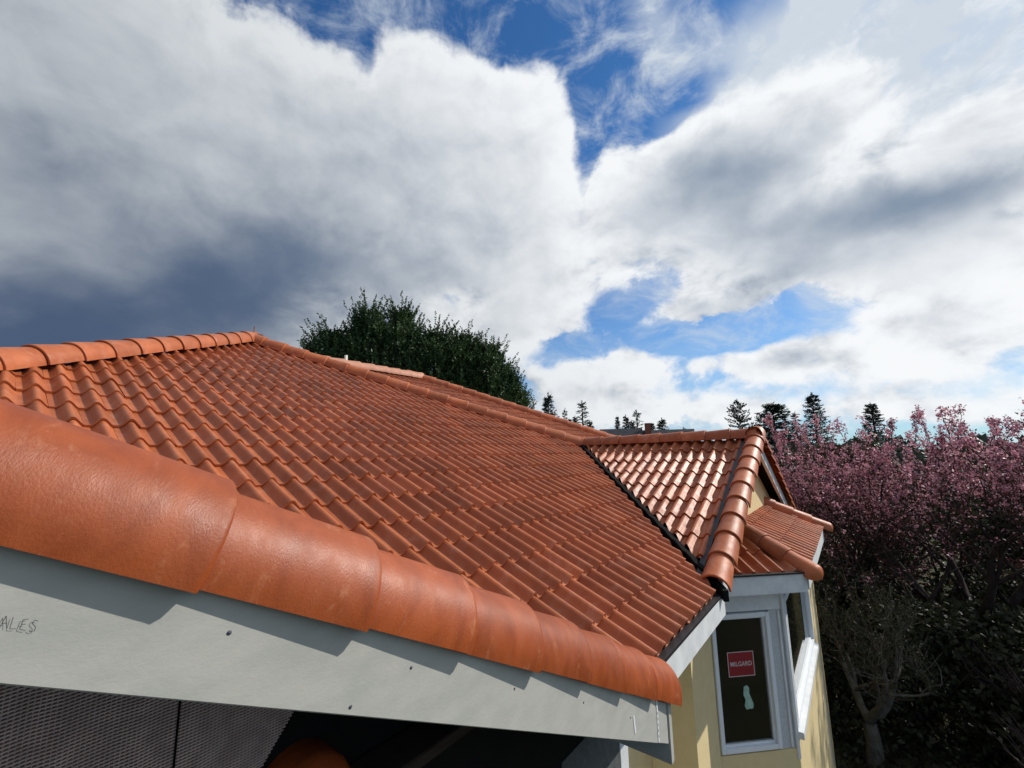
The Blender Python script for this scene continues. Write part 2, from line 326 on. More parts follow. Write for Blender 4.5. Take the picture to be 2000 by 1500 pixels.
def slope(P0, h, planes, tile_planes, irange, jrange, deckm=BLACK, tiles=True, drop=0.10, offs=0):
    """a roof plane: deck slab and tile positions. P0 = crest point of roll 0 at lip 0"""
    P0 = Vector(P0); hv = Vector((h[0], h[1], 0)); l = Vector((0, 0, 1)).cross(hv)
    up = -hv * math.cos(PIT) + Vector((0, 0, 1)) * math.sin(PIT); n = l.cross(up)
    big = [(-40, -40), (40, -40), (40, 40), (-40, 40)]
    poly = clip_poly(big, planes)
    zat = lambda x, y: P0.z - TN * ((x - P0.x) * h[0] + (y - P0.y) * h[1])
    deck = slab('roof_slope', [(x, y, zat(x, y) - drop) for x, y in poly], 0.03, deckm, house)
    if not tiles: return deck
    for j in range(*jrange):
        for i in range(*irange):
            if (i - j + offs) % 2: continue
            O = P0 + l * (i * RP) - up * (j * EX)
            cs = []
            for sx in (S0, 0, S1):
                for yy in (0, LEN): cs.append(O + l * (sx * RP) + up * yy)
            worst = []
            outside = False
            for pl in tile_planes:
                ds = [(c.x - pl[0]) * pl[2] + (c.y - pl[1]) * pl[3] for c in cs]
                if max(ds) < 0.02: outside = True; break
                if min(ds) < 0: worst.append(pl)
            if outside: continue
            jit = Matrix.Rotation(random.uniform(-0.007, 0.007), 4, 'Z') @ Matrix.Rotation(random.uniform(-0.008, 0.008), 4, 'Y')
            Mt = Matrix.Identity(4)
            for r in range(3): Mt[r][0] = l[r]; Mt[r][1] = up[r]; Mt[r][2] = n[r]; Mt[r][3] = O[r]
            Mt = Mt @ jit
            Mt = Mt @ Matrix.Translation((0, random.uniform(-0.005, 0.005), random.uniform(-0.001, 0.003)))
            me = random.choice(TMESH)
            if worst:
                bm = bmesh.new(); bm.from_mesh(me); Mi = Mt.inverted()
                for pl in worst:
                    co = Mi @ Vector((pl[0], pl[1], O.z)); no = Mi.to_3x3() @ Vector((pl[2], pl[3], 0))
                    bmesh.ops.bisect_plane(bm, geom=bm.verts[:] + bm.edges[:] + bm.faces[:], plane_co=co, plane_no=-no, clear_outer=True)
                if len(bm.faces) < 3: bm.free(); continue
                me = bpy.data.meshes.new('cut_tile'); bm.to_mesh(me); bm.free()
                me.polygons.foreach_set('use_smooth', [True] * len(me.polygons))
                if not me.materials: me.materials.append(TILE)
            TILES.append([deck, Mt, me, O])
    return deck
def pl(x, y, nx, ny): 
    k = math.hypot(nx, ny); return (x, y, nx / k, ny / k)
# boundary lines in plan
APX = Vector((-7.85, 2.85, 0))
HL = pl(-5.0, 0, 1, 1)                 # keep x+y >= -5.0
HR = pl(0, 10.7, 1, -1)                # keep y-x <= 10.7
VB = lambda g: pl(3.04 - g, 0, -1, -1) # keep x+y <= 3.04-g
VF = lambda g: pl(0, 3.18 + g, -1, 1)  # keep y-x >= 3.18+g
EA = pl(-1.02, 0, -1, 0)
A0 = (-4.9945, 0.1544, 0.7204)
zA = lambda x: A0[2] - TN * (x - A0[0])
deckA = slope(A0, (1, 0), [HL, HR, VB(0), VF(0), EA], [HL, HR, VB(0.07), VF(0.05)], (-14, 52), (-11, 14))
# gable over the bay (near slope, far slope)
RB, ZB, XB = 6.9, 0.21, -1.185
zB = lambda y: ZB - TN * abs(RB - y)
deckB = slope((-1.215, 4.07, zB(4.07)), (0, -1), [pl(3.04, 0, 1, 1), pl(-1.03, 0, -1, 0), pl(0, RB, 0, -1), pl(0, 4.10, 0, 1)],
              [pl(3.04 + 0.10, 0, 1, 1), pl(XB, 0, -1, 0), pl(0, RB, 0, -1)], (-24, 2), (-10, 1))
deckB2 = slope((-1.215, 9.73, zB(9.73)), (0, 1), [pl(-1.03, 0, -1, 0), pl(0, RB, 0, 1), pl(0, 9.70, 0, -1), pl(-3.86, RB, 1, 1)],
               [pl(XB, 0, -1, 0), pl(0, RB, 0, 1), pl(-3.86, RB, 1, 1)], (-2, 42), (-10, 1))
# near gable (seen edge-on over its rake caps)
RF = -0.91
zF = lambda y: -0.107 - TN * y
deckF = slope((-1.3, 2.2, zF(2.2)), (0, 1), [VF(0.0)[:2] + (-VF(0)[2], -VF(0)[3]), pl(-0.83, 0, -1, 0), pl(0, RF, 0, 1), pl(0, 2.10, 0, -1)],
              [(0, 3.18, Q2, -Q2), pl(-1.0, 0, -1, 0), pl(0, RF, 0, 1)], (-1, 24), (-10, 1), drop=0.068)
slope((-1.3, RF, zF(RF)), (0, -1), [pl(-0.80, 0, -1, 0), pl(0, RF, 0, -1), pl(0, -4.0, 0, 1), pl(-4.1, RF, 1, -1)], [], (0, 0), (0, 0), tiles=False)
# other side of both hips of the main roof
ZAP = zA(APX.x)
slope((APX.x, APX.y, ZAP), (0, -1), [pl(-5.0, 0, -1, -1), pl(-12.5, 0, 1, 0), pl(0, APX.y, 0, -1), pl(0, -3.2, 0, 1), pl(-4.1, RF, -1, 1)], [], (0, 0), (0, 0), tiles=False)
slope((APX.x, APX.y, ZAP), (0, 1), [pl(0, 10.7, -1, 1), pl(0, 11.45, 1, -1), pl(-3.7, 0, -1, 0), pl(0, APX.y, 0, 1)],
      [pl(0, 10.7, -1, 1), pl(0, 11.45, 1, -1), pl(-4.1, 0, -1, 0), pl(0, APX.y, 0, 1)], (-30, 6), (0, 20))
# roof behind, with the main ridge
DX, DY, DZ = -8.5, 7.1, 2.0
deckD = slope((DX, DY, DZ), (1, 0), [pl(DX, 0, 1, 0), pl(0, DY - DX, 1, -1), pl(0, 11.45, -1, 1), pl(-4.2, 0, -1, 0)],
              [pl(DX, 0, 1, 0), pl(0, DY - DX, 1, -1), pl(0, 11.45, -1, 1), pl(-4.2, 0, -1, 0)], (-30, 30), (0, 14))
slope((DX, DY, DZ), (-1, 0), [pl(DX, 0, -1, 0), pl(-15, 0, 1, 0), pl(0, DY, 0, -1), pl(0, 3.0, 0, 1)], [], (0, 0), (0, 0), tiles=False)
slope((DX, DY, DZ), (0, 1), [pl(0, DY - DX, -1, 1), pl(0, 13.0, 0, -1), pl(-15, 0, 1, 0), pl(-4.2, 0, -1, 0), pl(0, DY, 0, 1)], [], (0, 0), (0, 0), tiles=False)
# bay roof: front, near angled side, far angled side
CX, CY0, CY1, CZ = -0.45, 5.36, 8.44, -1.17
hd = Vector((-0.9239, 0.3827))
front_pl = [pl(-1.29, 0, 1, 0), pl(CX, CY0, 0.3827, 0.9239), pl(CX, CY1, 0.3827, -0.9239)]
slope((CX, 5.36 + 0.08, CZ), (1, 0), front_pl + [pl(CX - 0.03, 0, -1, 0)], front_pl, (-2, 24), (-4, 1))
side_pl = [pl(CX, CY0, -0.3827, -0.9239), pl(-1.29, 0, 1, 0)]
slope((CX, CY0, CZ), (Q2, -Q2), side_pl + [pl(CX - 0.02, CY0 + 0.02, -1, 1)], side_pl, (-12, 3), (-4, 1), offs=1)
slope((CX, CY1, CZ), (Q2, Q2), [pl(CX, CY1, -0.3827, 0.9239), pl(-1.29, 0, 1, 0), pl(CX - 0.02, CY1 - 0.02, -1, -1)], [], (0, 0), (0, 0), tiles=False)

# the 300 tiles that show largest are parts, the rest one part per slope
CI = Matrix(CR).transposed()
def inview(O):
    c = CI @ O
    if c.z < 0.2: return 0.0
    u, v = c.x / c.z * 837 + 1000, c.y / c.z * 837 + 750
    if not (-60 < u < 2060 and -60 < v < 1560): return 0.0
    return 1.0 / (c.z * c.z)
hidden = {deckF.name, deckB2.name}
TILES.sort(key=lambda t: -(inview(t[3]) if t[0].name not in hidden else 0.0))
rest = {}
for k, (deck, Mt, me, O) in enumerate(TILES):
    if k < 300 and inview(O) > 0: ob('roof_tile', me, TILE, deck, Mt)
    else: rest.setdefault(deck.name, []).append((deck, Mt, me))
for nm, lst in rest.items():
    vs, fs = [], []
    for deck, Mt, me in lst:
        b = len(vs); vs += [Mt @ v.co for v in me.vertices]; fs += [[b + i for i in p.vertices] for p in me.polygons]
    me_ = mesh('roof_tiles_rest', vs, fs, True); at_ = me_.attributes.new('tone', 'FLOAT', 'POINT'); vals = []
    for deck, Mt, me in lst: vals += [random.random()] * len(me.vertices)
    at_.data.foreach_set('value', vals)
    o = ob('roof_tile', me_, TILE, lst[0][0]); o['kind'] = 'stuff'

# ---- half-round ridge and hip caps
def cap_mesh(r0=0.145, r1=0.122, L=0.40, asp=1.08, th=0.014, n=16, closed=False, lo=-6):
    v, f = [], []
    ang = [R_(lo + (180 - 2 * lo) * k / n) for k in range(n + 1)]
    ring = lambda r, y, z0=0: [(r * math.cos(a), y, z0 + r * asp * math.sin(a)) for a in ang]
    m = n + 1
    rows = [ring(r0 - (0 if closed else 0.0045), 0.0), ring(r0, 0.005), ring(r0 - (r0 - r1) * 0.03, 0.012), ring(r0 - (r0 - r1) * 0.5, L * 0.5), ring(r1, L)]
    for rw in rows: v += rw
    for q_ in range(4):
        for k in range(n): f.append((q_ * m + k, (q_ + 1) * m + k, (q_ + 1) * m + k + 1, q_ * m + k + 1))
    if closed:                                     # starter piece with a rounded end
        prev = 0
        for t in range(1, 7):
            a = R_(90 * t / 6.0); b = len(v)
            v += ring(max(r0 * math.cos(a), 0.004), -r0 * 0.62 * math.sin(a))
            for k in range(n): f.append((prev + k + 1, b + k + 1, b + k, prev + k))
            prev = b
    else:
        b = len(v); v += ring(r0 - 0.0045, 0.0) + ring(r0 - th - 0.004, 0.0)
        for k in range(n): f.append((b + k, b + k + 1, b + m + k + 1, b + m + k))
        b = len(v); v += ring(r0 - th - 0.004, 0.0) + ring(r1 - th, L)
        for k in range(n): f.append((b + k, b + k + 1, b + m + k + 1, b + m + k))
    me = mesh('ridge_cap', v, f, True); return me
CAP = cap_mesh(0.132, 0.112, asp=1.12, lo=-7, n=22); CAPS = cap_mesh(0.132, 0.112, asp=1.12, lo=-7, n=22, closed=True)
CAP.materials.append(CAPM); CAPS.materials.append(CAPM)
CAPT = cap_mesh(); CAPT.materials.append(TILE)
CAPST = cap_mesh(closed=True); CAPST.materials.append(TILE)
CAPP = CAPT.copy(); CAPP.materials.clear(); CAPP.materials.append(CAPL)
def caps(a, b, exposure=0.36, me=CAPT, starter=None, scale=1.0, first=0.0):
    """row of caps from the low end a up to b"""
    a, b = Vector(a), Vector(b); d = (b - a); L = d.length; d.normalize()
    xs = d.cross(Vector((0, 0, 1))).normalized(); up = xs.cross(d)
    s, k = first, 0
    while s < L:
        Mt = Matrix.Identity(4); O = a + d * s
        for r in range(3): Mt[r][0] = xs[r]; Mt[r][1] = d[r]; Mt[r][2] = up[r]; Mt[r][3] = O[r]
        Mt = Mt @ Matrix.Rotation(random.uniform(-0.012, 0.012), 4, 'Z') @ Matrix.Rotation(random.uniform(-0.03, 0.03), 4, 'Y') @ Matrix.Diagonal((scale, scale, scale, 1))
        m_ = starter if (starter and k == 0) else me
        ob('ridge_cap', m_, None, house, Mt)
        s += exposure; k += 1
# rake of the near gable: large in front
zc = lambda y: -0.048 - 0.496 * y
caps((-0.88, 2.205, zc(2.205)), (-0.88, RF, zc(RF)), 0.313, CAP, CAPS)
caps((-0.88, -3.6, zc(RF) - 0.49 * 2.7), (-0.88, RF, zc(RF)), 0.362, CAP)
up_ = lambda z: z - 0.045
lh0 = -4.09
caps((lh0, -0.91, up_(zA(lh0))), (APX.x + 0.05, APX.y - 0.05, up_(ZAP)), 0.36)
caps((-3.80, 6.90, up_(zA(-3.80))), (APX.x, APX.y, up_(ZAP)), 0.36)
caps((-1.00, RB, up_(ZB) + 0.02), (-3.9, RB, up_(ZB) - 0.02), 0.34, scale=0.88)
caps((-1.03, 4.06, zB(4.06) - 0.055), (-1.03, RB, ZB - 0.045), 0.33, scale=0.86)
caps((-1.03, 9.78, zB(9.78) - 0.055), (-1.03, RB, ZB - 0.045), 0.33, scale=0.86)
caps((-4.6, -4.6 + DY - DX, DZ - TN * (-4.6 - DX) - 0.045), (DX, DY, DZ - 0.045), 0.36)
caps((DX, DY + 0.05, DZ - 0.03), (DX, 3.0, DZ - 0.03), 0.36, CAPP)
caps((CX + 0.02, CY0 - 0.01, CZ - 0.06), (-1.29, CY0 + 0.377, CZ - 0.045 + TN * 0.91), 0.265, CAPT, CAPST, 0.76)
caps((CX + 0.02, CY1 + 0.01, CZ - 0.06), (-1.29, CY1 - 0.377, CZ - 0.045 + TN * 0.91), 0.265, CAPT, CAPST, 0.76)

# ---- valley metal, flashings
def ribbon(name, pts, w, h, m, parent):
    """thin bar along a polyline, w wide and h high"""
    bm = bmesh.new()
    rows = []
    P = [Vector(p) for p in pts]
    for i, p in enumerate(P):
        d = (P[min(i + 1, len(P) - 1)] - P[max(i - 1, 0)]).normalized(); s = d.cross(Vector((0, 0, 1))).normalized()
        rows.append([bm.verts.new(p + s * w / 2 + Vector((0, 0, zz))) for zz in (0, h)] + [bm.verts.new(p - s * w / 2 + Vector((0, 0, zz))) for zz in (h, 0)])
    for a, b in zip(rows, rows[1:]):
        for k in range(4): bm.faces.new((a[k], a[(k + 1) % 4], b[(k + 1) % 4], b[k]))
    bm.faces.new(rows[0][::-1]); bm.faces.new(rows[-1])
    bmesh.ops.recalc_face_normals(bm, faces=bm.faces[:])
    me = bpy.data.meshes.new(name); bm.to_mesh(me); bm.free()
    return ob(name, me, m, parent)
vp = []
for k in range(60):
    t = k / 59; x = -0.93 - t * 2.9; y = 3.04 - x + 0.02
    vp.append((x, y, zA(x) - 0.075 + 0.008 * math.sin(k * 1.9)))
ribbon('valley_flashing', vp, 0.045, 0.085, BLACK, house)
box('rake_flashing', (-1.205, 0, -0.004), (-1.15, 3.02, 0.004), FLASH, house,
    M=Matrix.Translation((0, 4.12, zB(4.12) - 0.028)) @ Matrix.Rotation(PIT, 4, 'X'))

# ---- fascias
def rake_board(name, x0, x1, ya, yb, ztop, hgt, m):
    """plumb-cut board following a slope in the YZ plane: ztop(y) its upper edge"""
    P = [(x1, ya, ztop(ya)), (x1, yb, ztop(yb)), (x1, yb, ztop(yb) - hgt), (x1, ya, ztop(ya) - hgt)]
    v = P + [(x0, p[1], p[2]) for p in P]
    f = [(0, 3, 2, 1), (4, 5, 6, 7), (0, 1, 5, 4), (1, 2, 6, 5), (2, 3, 7, 6), (3, 0, 4, 7)]
    bm = bmesh.new(); vs = [bm.verts.new(p) for p in v]
    for q_ in f: bm.faces.new([vs[i] for i in q_])
    bmesh.ops.recalc_face_normals(bm, faces=bm.faces[:])
    bmesh.ops.bevel(bm, geom=bm.edges[:], offset=0.002, segments=1, affect='EDGES')
    me = bpy.data.meshes.new(name); bm.to_mesh(me); bm.free()
    return ob(name, me, m, house)
fz = lambda y: -0.2125 + 0.165 - 0.508 * y
board = rake_board('fascia_board', -0.816, -0.776, -0.95, 1.965, fz, 0.165, CEMENT)
board['label'] = 'grey primed fascia board under the large rake caps'
rake_board('fascia_board', -0.818, -0.780, 1.969, 2.09, fz, 0.165, CEMENT)
box('fascia_board', (-1.18, 2.10, -1.36), (-0.775, 2.135, -1.10), CEMENT, house, 0.002)
rake_board('fascia_board', -0.816, -0.776, -0.955, -4.0, lambda y: fz(-0.95) + 0.508 * (y + 0.95), 0.165, CEMENT)
box('eave_fascia', (-1.01, 2.16, -1.345), (-0.972, 4.10, -1.185), WHITE, house, 0.002)
box('drip_edge', (-1.03, 2.16, -1.183), (-0.966, 4.08, -1.165), FLASH, house)
rake_board('rake_fascia', -1.035, -0.995, 4.06, RB, lambda y: zB(y) - 0.075, 0.17, WHITE)
rake_board('rake_fascia', -1.035, -0.995, 9.74, RB + 0.004, lambda y: zB(y) - 0.075, 0.17, WHITE)
# bay fascia pieces
box('bay_fascia', (-0.51, 5.38, -1.375), (-0.475, 8.42, -1.205), WHITE, house, 0.002)
Mside = Matrix.Translation((-0.5045, 5.318, 0)) @ Matrix.Rotation(R_(225), 4, 'Z')
box('bay_fascia', (0.0, 0.0, -1.375), (0.93, 0.035, -1.205), WHITE, house, 0.002, M=Mside)
box('bay_drip_edge', (0.0, 0.0, -1.203), (0.93, 0.05, -1.187), FLASH, house, M=Mside)
# soffit under the bay eave
slab('bay_soffit', [(-0.51, 5.40, -1.36), (-1.12, 4.79, -1.36), (-1.29, 4.79, -1.36), (-1.29, 9.0, -1.36), (-0.51, 8.42, -1.36)], 0.015, WHITE, house)

# ---- walls
slab('gable_wall', [(-1.30, 4.13, -H), (-1.30, 9.67, -H), (-1.30, 9.67, zB(9.67) - 0.16), (-1.30, RB, ZB - 0.16), (-1.30, 4.13, zB(4.13) - 0.16)], 0.4, YELLOW, house)
slab('added_gable_panel', [(-1.18, 5.0, zB(5.0) - 0.2), (-1.18, 8.8, zB(8.8) - 0.2), (-1.18, RB, ZB - 0.2)], 0.15, YELLOW, house)  # added ahead of the gable wall so the triangle catches the sun
box('wall', (-1.85, 2.56, -H), (-1.70, 4.128, -1.20), YELLOW, house)
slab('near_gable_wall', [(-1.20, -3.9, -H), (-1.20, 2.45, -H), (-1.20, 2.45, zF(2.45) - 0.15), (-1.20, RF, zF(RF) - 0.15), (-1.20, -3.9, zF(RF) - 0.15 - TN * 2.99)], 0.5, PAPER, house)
box('corner_board', (-1.70, 2.452, -H), (-1.19, 2.555, zF(2.5) - 0.16), WHITE, house, 0.003)
box('weather_wrap', (-1.198, 1.86, -3.2), (-1.192, 2.449, zF(2.45) - 0.16), GREYP, house)
box('wall', (-14.0, -3.8, -H), (-1.86, 12.5, -1.30), YELLOW, house)
# stucco lath on the near gable
lath = slab('lath_panel', [(-1.188, -1.2, -0.95), (-1.188, 0.36, -0.95), (-1.188, 0.60, -0.63), (-1.188, 0.60, -0.33), (-1.188, -0.3, 0.06), (-1.188, -1.2, 0.06)], 0.006, LATHB, house)
vs, fs = [], []
def bar(y0, z0, y1, z1, r, xo=-1.184):
    d = Vector((0, y1 - y0, z1 - z0)).normalized(); s = Vector((0, -d.z, d.y)) * r; X = Vector((r, 0, 0)); b = len(vs)
    for p in (Vector((xo, y0, z0)), Vector((xo, y1, z1))):
        for o_ in (s + X, -s + X, -s - X, s - X): vs.append(p + o_)
    for k in range(4): fs.append((b + k, b + (k + 1) % 4, b + 4 + (k + 1) % 4, b + 4 + k))
step = 0.0075
for k in range(210):
    y = -0.95 + k * step
    if y > 0.60: break
    zlo = -0.95 if y < 0.36 else -0.95 + (y - 0.36) * (0.32 / 0.24)
    zhi = -0.02 - 0.42 * (y + 0.3) if y > -0.3 else 0.0
    bar(y, zlo, y, min(zhi, -0.02), 0.0009)
step = 0.0062
for k in range(149):
    z = -0.945 + k * step
    yhi = 0.36 + (z + 0.95) * 0.75 if z < -0.63 else 0.60
    if z > -0.37: yhi = min(yhi, -0.3 + (-0.02 - z) / 0.42)
    n = 40
    for t in range(n):                              # woven: the cross wires wave in and out
        a = -0.95 + (yhi + 0.95) * t / n; b_ = -0.95 + (yhi + 0.95) * (t + 1) / n
        bar(a, z + 0.0014 * math.sin(a * 60), b_, z + 0.0014 * math.sin(b_ * 60), 0.0013, -1.1815)
o = ob('wire_lath', mesh('wire_lath', vs, fs), LATHW, lath); o['kind'] = 'stuff'
box('lath_seam', (-1.1795, 0.352, -0.95), (-1.178, 0.356, -0.42), DARKR, lath)

# ---- bay walls and windows
U = Vector((Q2, Q2, 0)); NV = Vector((Q2, -Q2, 0)); W0 = Vector((-1.30, 4.80, 0))
MW = Matrix.Identity(4)
for r in range(3): MW[r][0] = U[r]; MW[r][1] = -NV[r]; MW[r][2] = (0, 0, 1)[r]; MW[r][3] = W0[r]
def wb(name, u0, u1, z0, z1, m, d0=0.0, d1=0.12, parent=house, bev=0.0):   # d: depth behind the wall face
    return box(name, (u0, d0, z0), (u1, d1, z1), m, parent, bev, MW)
wb('bay_wall', 0.0, 0.82, -H, -2.86, YELLOW)
wb('bay_header', 0.0, 0.82, -1.60, -1.36, WHITE, 0.01, 0.12)
wb('bay_jamb', 0.655, 0.79, -2.857, -1.603, PEBBLE, 0.012, 0.12)
wb('corner_trim', 0.793, 0.825, -2.95, -1.37, WHITE, -0.012, 0.11, bev=0.003)
wb('jamb_trim', 0.745, 0.765, -2.85, -1.61, WHITE, -0.004, 0.0115, bev=0.002)
def window(u0, u1, z0, z1, MM, fw=0.05, name='window', slim=0.03):
    w = thing_part(name, MM @ Matrix.Translation((u0, 0, z0)))
    wd, hh = u1 - u0, z1 - z0
    Mw = MM @ Matrix.Translation((u0, 0, z0))
    for k, (a, b) in enumerate((((0, -0.012, 0), (fw, 0.07, hh)), ((wd - fw, -0.012, 0), (wd, 0.07, hh)),
                                ((fw, -0.011, 0), (wd - fw, 0.069, fw)), ((fw, -0.011, hh - fw), (wd - fw, 0.069, hh)))):
        box('frame', a, b, VINYL, w, 0.004, Mw)
    i = fw + slim
    for a, b in (((fw, 0.02, fw), (i, 0.065, hh - fw)), ((wd - i, 0.02, fw), (wd - fw, 0.065, hh - fw)), ((i, 0.021, fw), (wd - i, 0.064, i)), ((i, 0.021, hh - i), (wd - i, 0.064, hh - fw))):
        box('sash', a, b, VINYL, w, 0.003, Mw)
    box('pane', (i - 0.004, 0.040, i - 0.004), (wd - i + 0.004, 0.046, hh - i + 0.004), GLASS, w, 0, Mw)
    return w, Mw
def thing_part(name, MM):
    o = bpy.data.objects.new(name, None); o.empty_display_size = 0.1
    return put(o, house, MM)
win, Mw = window(0.015, 0.645, -2.845, -1.615, MW, fw=0.042, slim=0.018)
box('room_dark_board', (-1.0, 5.45, -2.9), (-0.97, 8.3, -1.4), DARKR, house)  # near-black boards close behind the panes stand in for the room's darkness
wb('room_dark_board', 0.02, 0.80, -2.85, -1.60, DARKR, 0.13, 0.145)
# sticker with its border and lettering, on the pane
sx, sz = 0.165, 0.64
stk = box('sticker', (sx, 0.036, sz), (sx + 0.28, 0.0392, sz + 0.225), REDST, win, 0, Mw)
for a, b in (((sx, 0.034, sz), (sx + 0.28, 0.0355, sz + 0.006)), ((sx, 0.034, sz + 0.219), (sx + 0.28, 0.0355, sz + 0.225)),
             ((sx, 0.0342, sz + 0.006), (sx + 0.006, 0.0357, sz + 0.219)), ((sx + 0.274, 0.0342, sz + 0.006), (sx + 0.28, 0.0357, sz + 0.219))):
    box('sticker_border', a, b, STXT, win, 0, Mw)
fc = bpy.data.curves.new('lettering', 'FONT'); fc.body = 'MILGARD'; fc.size = 0.052; fc.align_x = 'CENTER'; fc.align_y = 'CENTER'; fc.offset = 0.0005; fc.extrude = 0.0006; fc.space_character = 1.06
fo = bpy.data.objects.new('lettering_source', fc); COL.objects.link(fo)
bpy.context.view_layer.update()
fm = bpy.data.meshes.new_from_object(fo.evaluated_get(bpy.context.evaluated_depsgraph_get()))
bpy.data.objects.remove(fo)
fm.materials.clear(); ob('lettering', fm, STXT, win, Mw @ Matrix.Translation((sx + 0.14, 0.0345, sz + 0.112)) @ Matrix.Rotation(R_(90), 4, 'X') @ Matrix.Diagonal((1.0, 1.15, 1, 1)))
# torn paper tag lower on the pane
rg = random.Random(3)
pts = [(0.02, 0.20), (0.055, 0.215), (0.075, 0.185), (0.068, 0.14), (0.085, 0.10), (0.11, 0.035), (0.10, 0.0), (0.055, 0.006), (0.03, -0.004), (0.012, 0.03), (0.022, 0.09), (0.008, 0.13)]
cen = (0.05, 0.10)
v = [(cen[0] + 0.29, 0.030, cen[1] + 0.345)] + [(p[0] + 0.29, 0.0385 - rg.uniform(0.0, 0.012), p[1] + 0.345) for p in pts]
f = [(0, k + 1, (k + 1) % len(pts) + 1) for k in range(len(pts))]
pt = mesh('paper_scrap', v, f); ob('paper_scrap', pt, PGREEN, win, Mw)
# front wall of the bay with its wide window
MF = Matrix.Translation((-0.72, 5.38, 0)) @ Matrix.Rotation(R_(90), 4, 'Z')
def fbx(name, u0, u1, z0, z1, m, d0=0.0, d1=0.12, bev=0.0): return box(name, (u0, d0, z0), (u1, d1, z1), m, house, bev, MF)
fbx('bay_wall', 0.0, 3.04, -H, -2.72, YELLOW)
fbx('bay_wall', 2.48, 3.04, -2.717, -1.36, YELLOW)
fbx('bay_header', 0.0, 2.477, -1.50, -1.36, WHITE, 0.005)
fbx('corner_trim', 0.0, 0.05, -2.717, -1.503, WHITE, -0.01, 0.10, 0.003)
fbx('window_sill', -0.01, 2.47, -2.775, -2.712, WHITE, -0.055, 0.06, 0.004)
fbx('edge_bead', 3.03, 3.05, -H, -1.38, WHITE, -0.008, 0.10, 0.002)
window(0.055, 2.47, -2.71, -1.505, MF, fw=0.06)
box('bay_wall', (-1.30, 8.99, -H), (-0.74, 9.05, -1.37), YELLOW, house, M=Matrix.Identity(4))

# ---- small things on the fascia and roof
def stroke(name, pts, r, m, parent, x=-0.7745):
    """thin pencil line: 2d points (y, z) on the board face"""
    v, f = [], []
    for k, (a, b) in enumerate(zip(pts, pts[1:])):
        d = Vector((0, b[0] - a[0], b[1] - a[1])); s = Vector((0, -d.z, d.y)).normalized() * r; n0 = len(v)
        A_, B_ = Vector((x, *a)), Vector((x, *b))
        v += [A_ + s, A_ - s, B_ - s, B_ + s]; f.append((n0, n0 + 1, n0 + 2, n0 + 3))
    return ob(name, mesh(name, v, f), m, parent)
LET = {'D': [[(0, 0), (0, 1), (.5, .85), (.62, .45), (.4, .08), (0, 0)]], 'A': [[(0, 0), (.3, 1), (.6, .02)], [(.12, .38), (.52, .42)]], 'L': [[(.05, 1), (0, .02), (.55, .06)]],
       'E': [[(.55, 1), (.1, .9), (0, .1), (.55, .02)], [(.05, .5), (.42, .54)]], 'S': [[(.6, .92), (.25, 1), (.1, .7), (.5, .42), (.48, .1), (.1, 0), (0, .14)]]}
yy0, zz0 = 0.0455, -0.178
for k, ch in enumerate('DALES'):
    for st in LET[ch]:
        stroke('pencil_mark', [(yy0 + k * 0.0078 + p[0] * 0.0088 + p[1] * 0.001, zz0 - 0.0037 * k - p[0] * 0.0035 + p[1] * 0.0125) for p in st], 0.00032, PENCIL, board)
def disc(name, c, r, m, parent, n=10):
    v = [(c[0], c[1] + r * math.cos(k * 2 * math.pi / n), c[2] + r * math.sin(k * 2 * math.pi / n)) for k in range(n)]
    v += [(c[0] + 0.0015, c[1], c[2])]
    return ob(name, mesh(name, v, [(k, (k + 1) % n, n) for k in range(n)]), m, parent)
for y, dz in ((0.288, -0.066), (0.639, -0.064), (0.988, -0.065), (0.50, -0.150), (1.35, -0.065), (1.70, -0.085)):
    disc('nail', (-0.7755, y, fz(y) + dz), 0.0035, NAILM, board)
stroke('caulk_smear', [(1.727, -1.0), (1.731, -1.03), (1.736, -1.066)], 0.006, CAULK, board)
stroke('caulk_line', [(1.962, -1.02), (1.968, -1.10), (1.965, -1.205)], 0.006, CAULK, board, -0.7735)
for k in range(5): stroke('caulk_line', [(1.966, -1.09 - k * 0.022), (1.966, -1.10 - k * 0.022)], 0.0018, PENCIL, board, -0.773)
def tube(name, P, r, m, parent, n=8):
    v, f = [], []
    P = [Vector(p) for p in P]
    for i, p in enumerate(P):
        d = (P[min(i + 1, len(P) - 1)] - P[max(i - 1, 0)]).normalized(); a = d.orthogonal().normalized(); b = d.cross(a)
        rr = r[i] if isinstance(r, (list, tuple)) else r
        v += [p + (a * math.cos(2 * math.pi * k / n) + b * math.sin(2 * math.pi * k / n)) * rr for k in range(n)]
    for i in range(len(P) - 1):
        for k in range(n): f.append((i * n + k, i * n + (k + 1) % n, (i + 1) * n + (k + 1) % n, (i + 1) * n + k))
    f.append(tuple(range(n))[::-1]); f.append(tuple(range((len(P) - 1) * n, len(P) * n)))
    return ob(name, mesh(name, v, f, True), m, parent)
tube('vent_pipe', [(-8.72, 5.15, 1.6), (-8.72, 5.15, 2.05), (-8.71, 5.15, 2.27)], [0.04, 0.04, 0.035], PIPEM, house, 12)
tube('lightning_rod', [(APX.x - 0.1, APX.y + 0.1, ZAP), (APX.x - 0.1, APX.y + 0.1, ZAP + 0.26)], [0.014, 0.010], RUST, house)
box('ridge_tab', (APX.x - 0.15, APX.y + 0.05, ZAP + 0.08), (APX.x + 0.02, APX.y + 0.20, ZAP + 0.115), RUST, house)
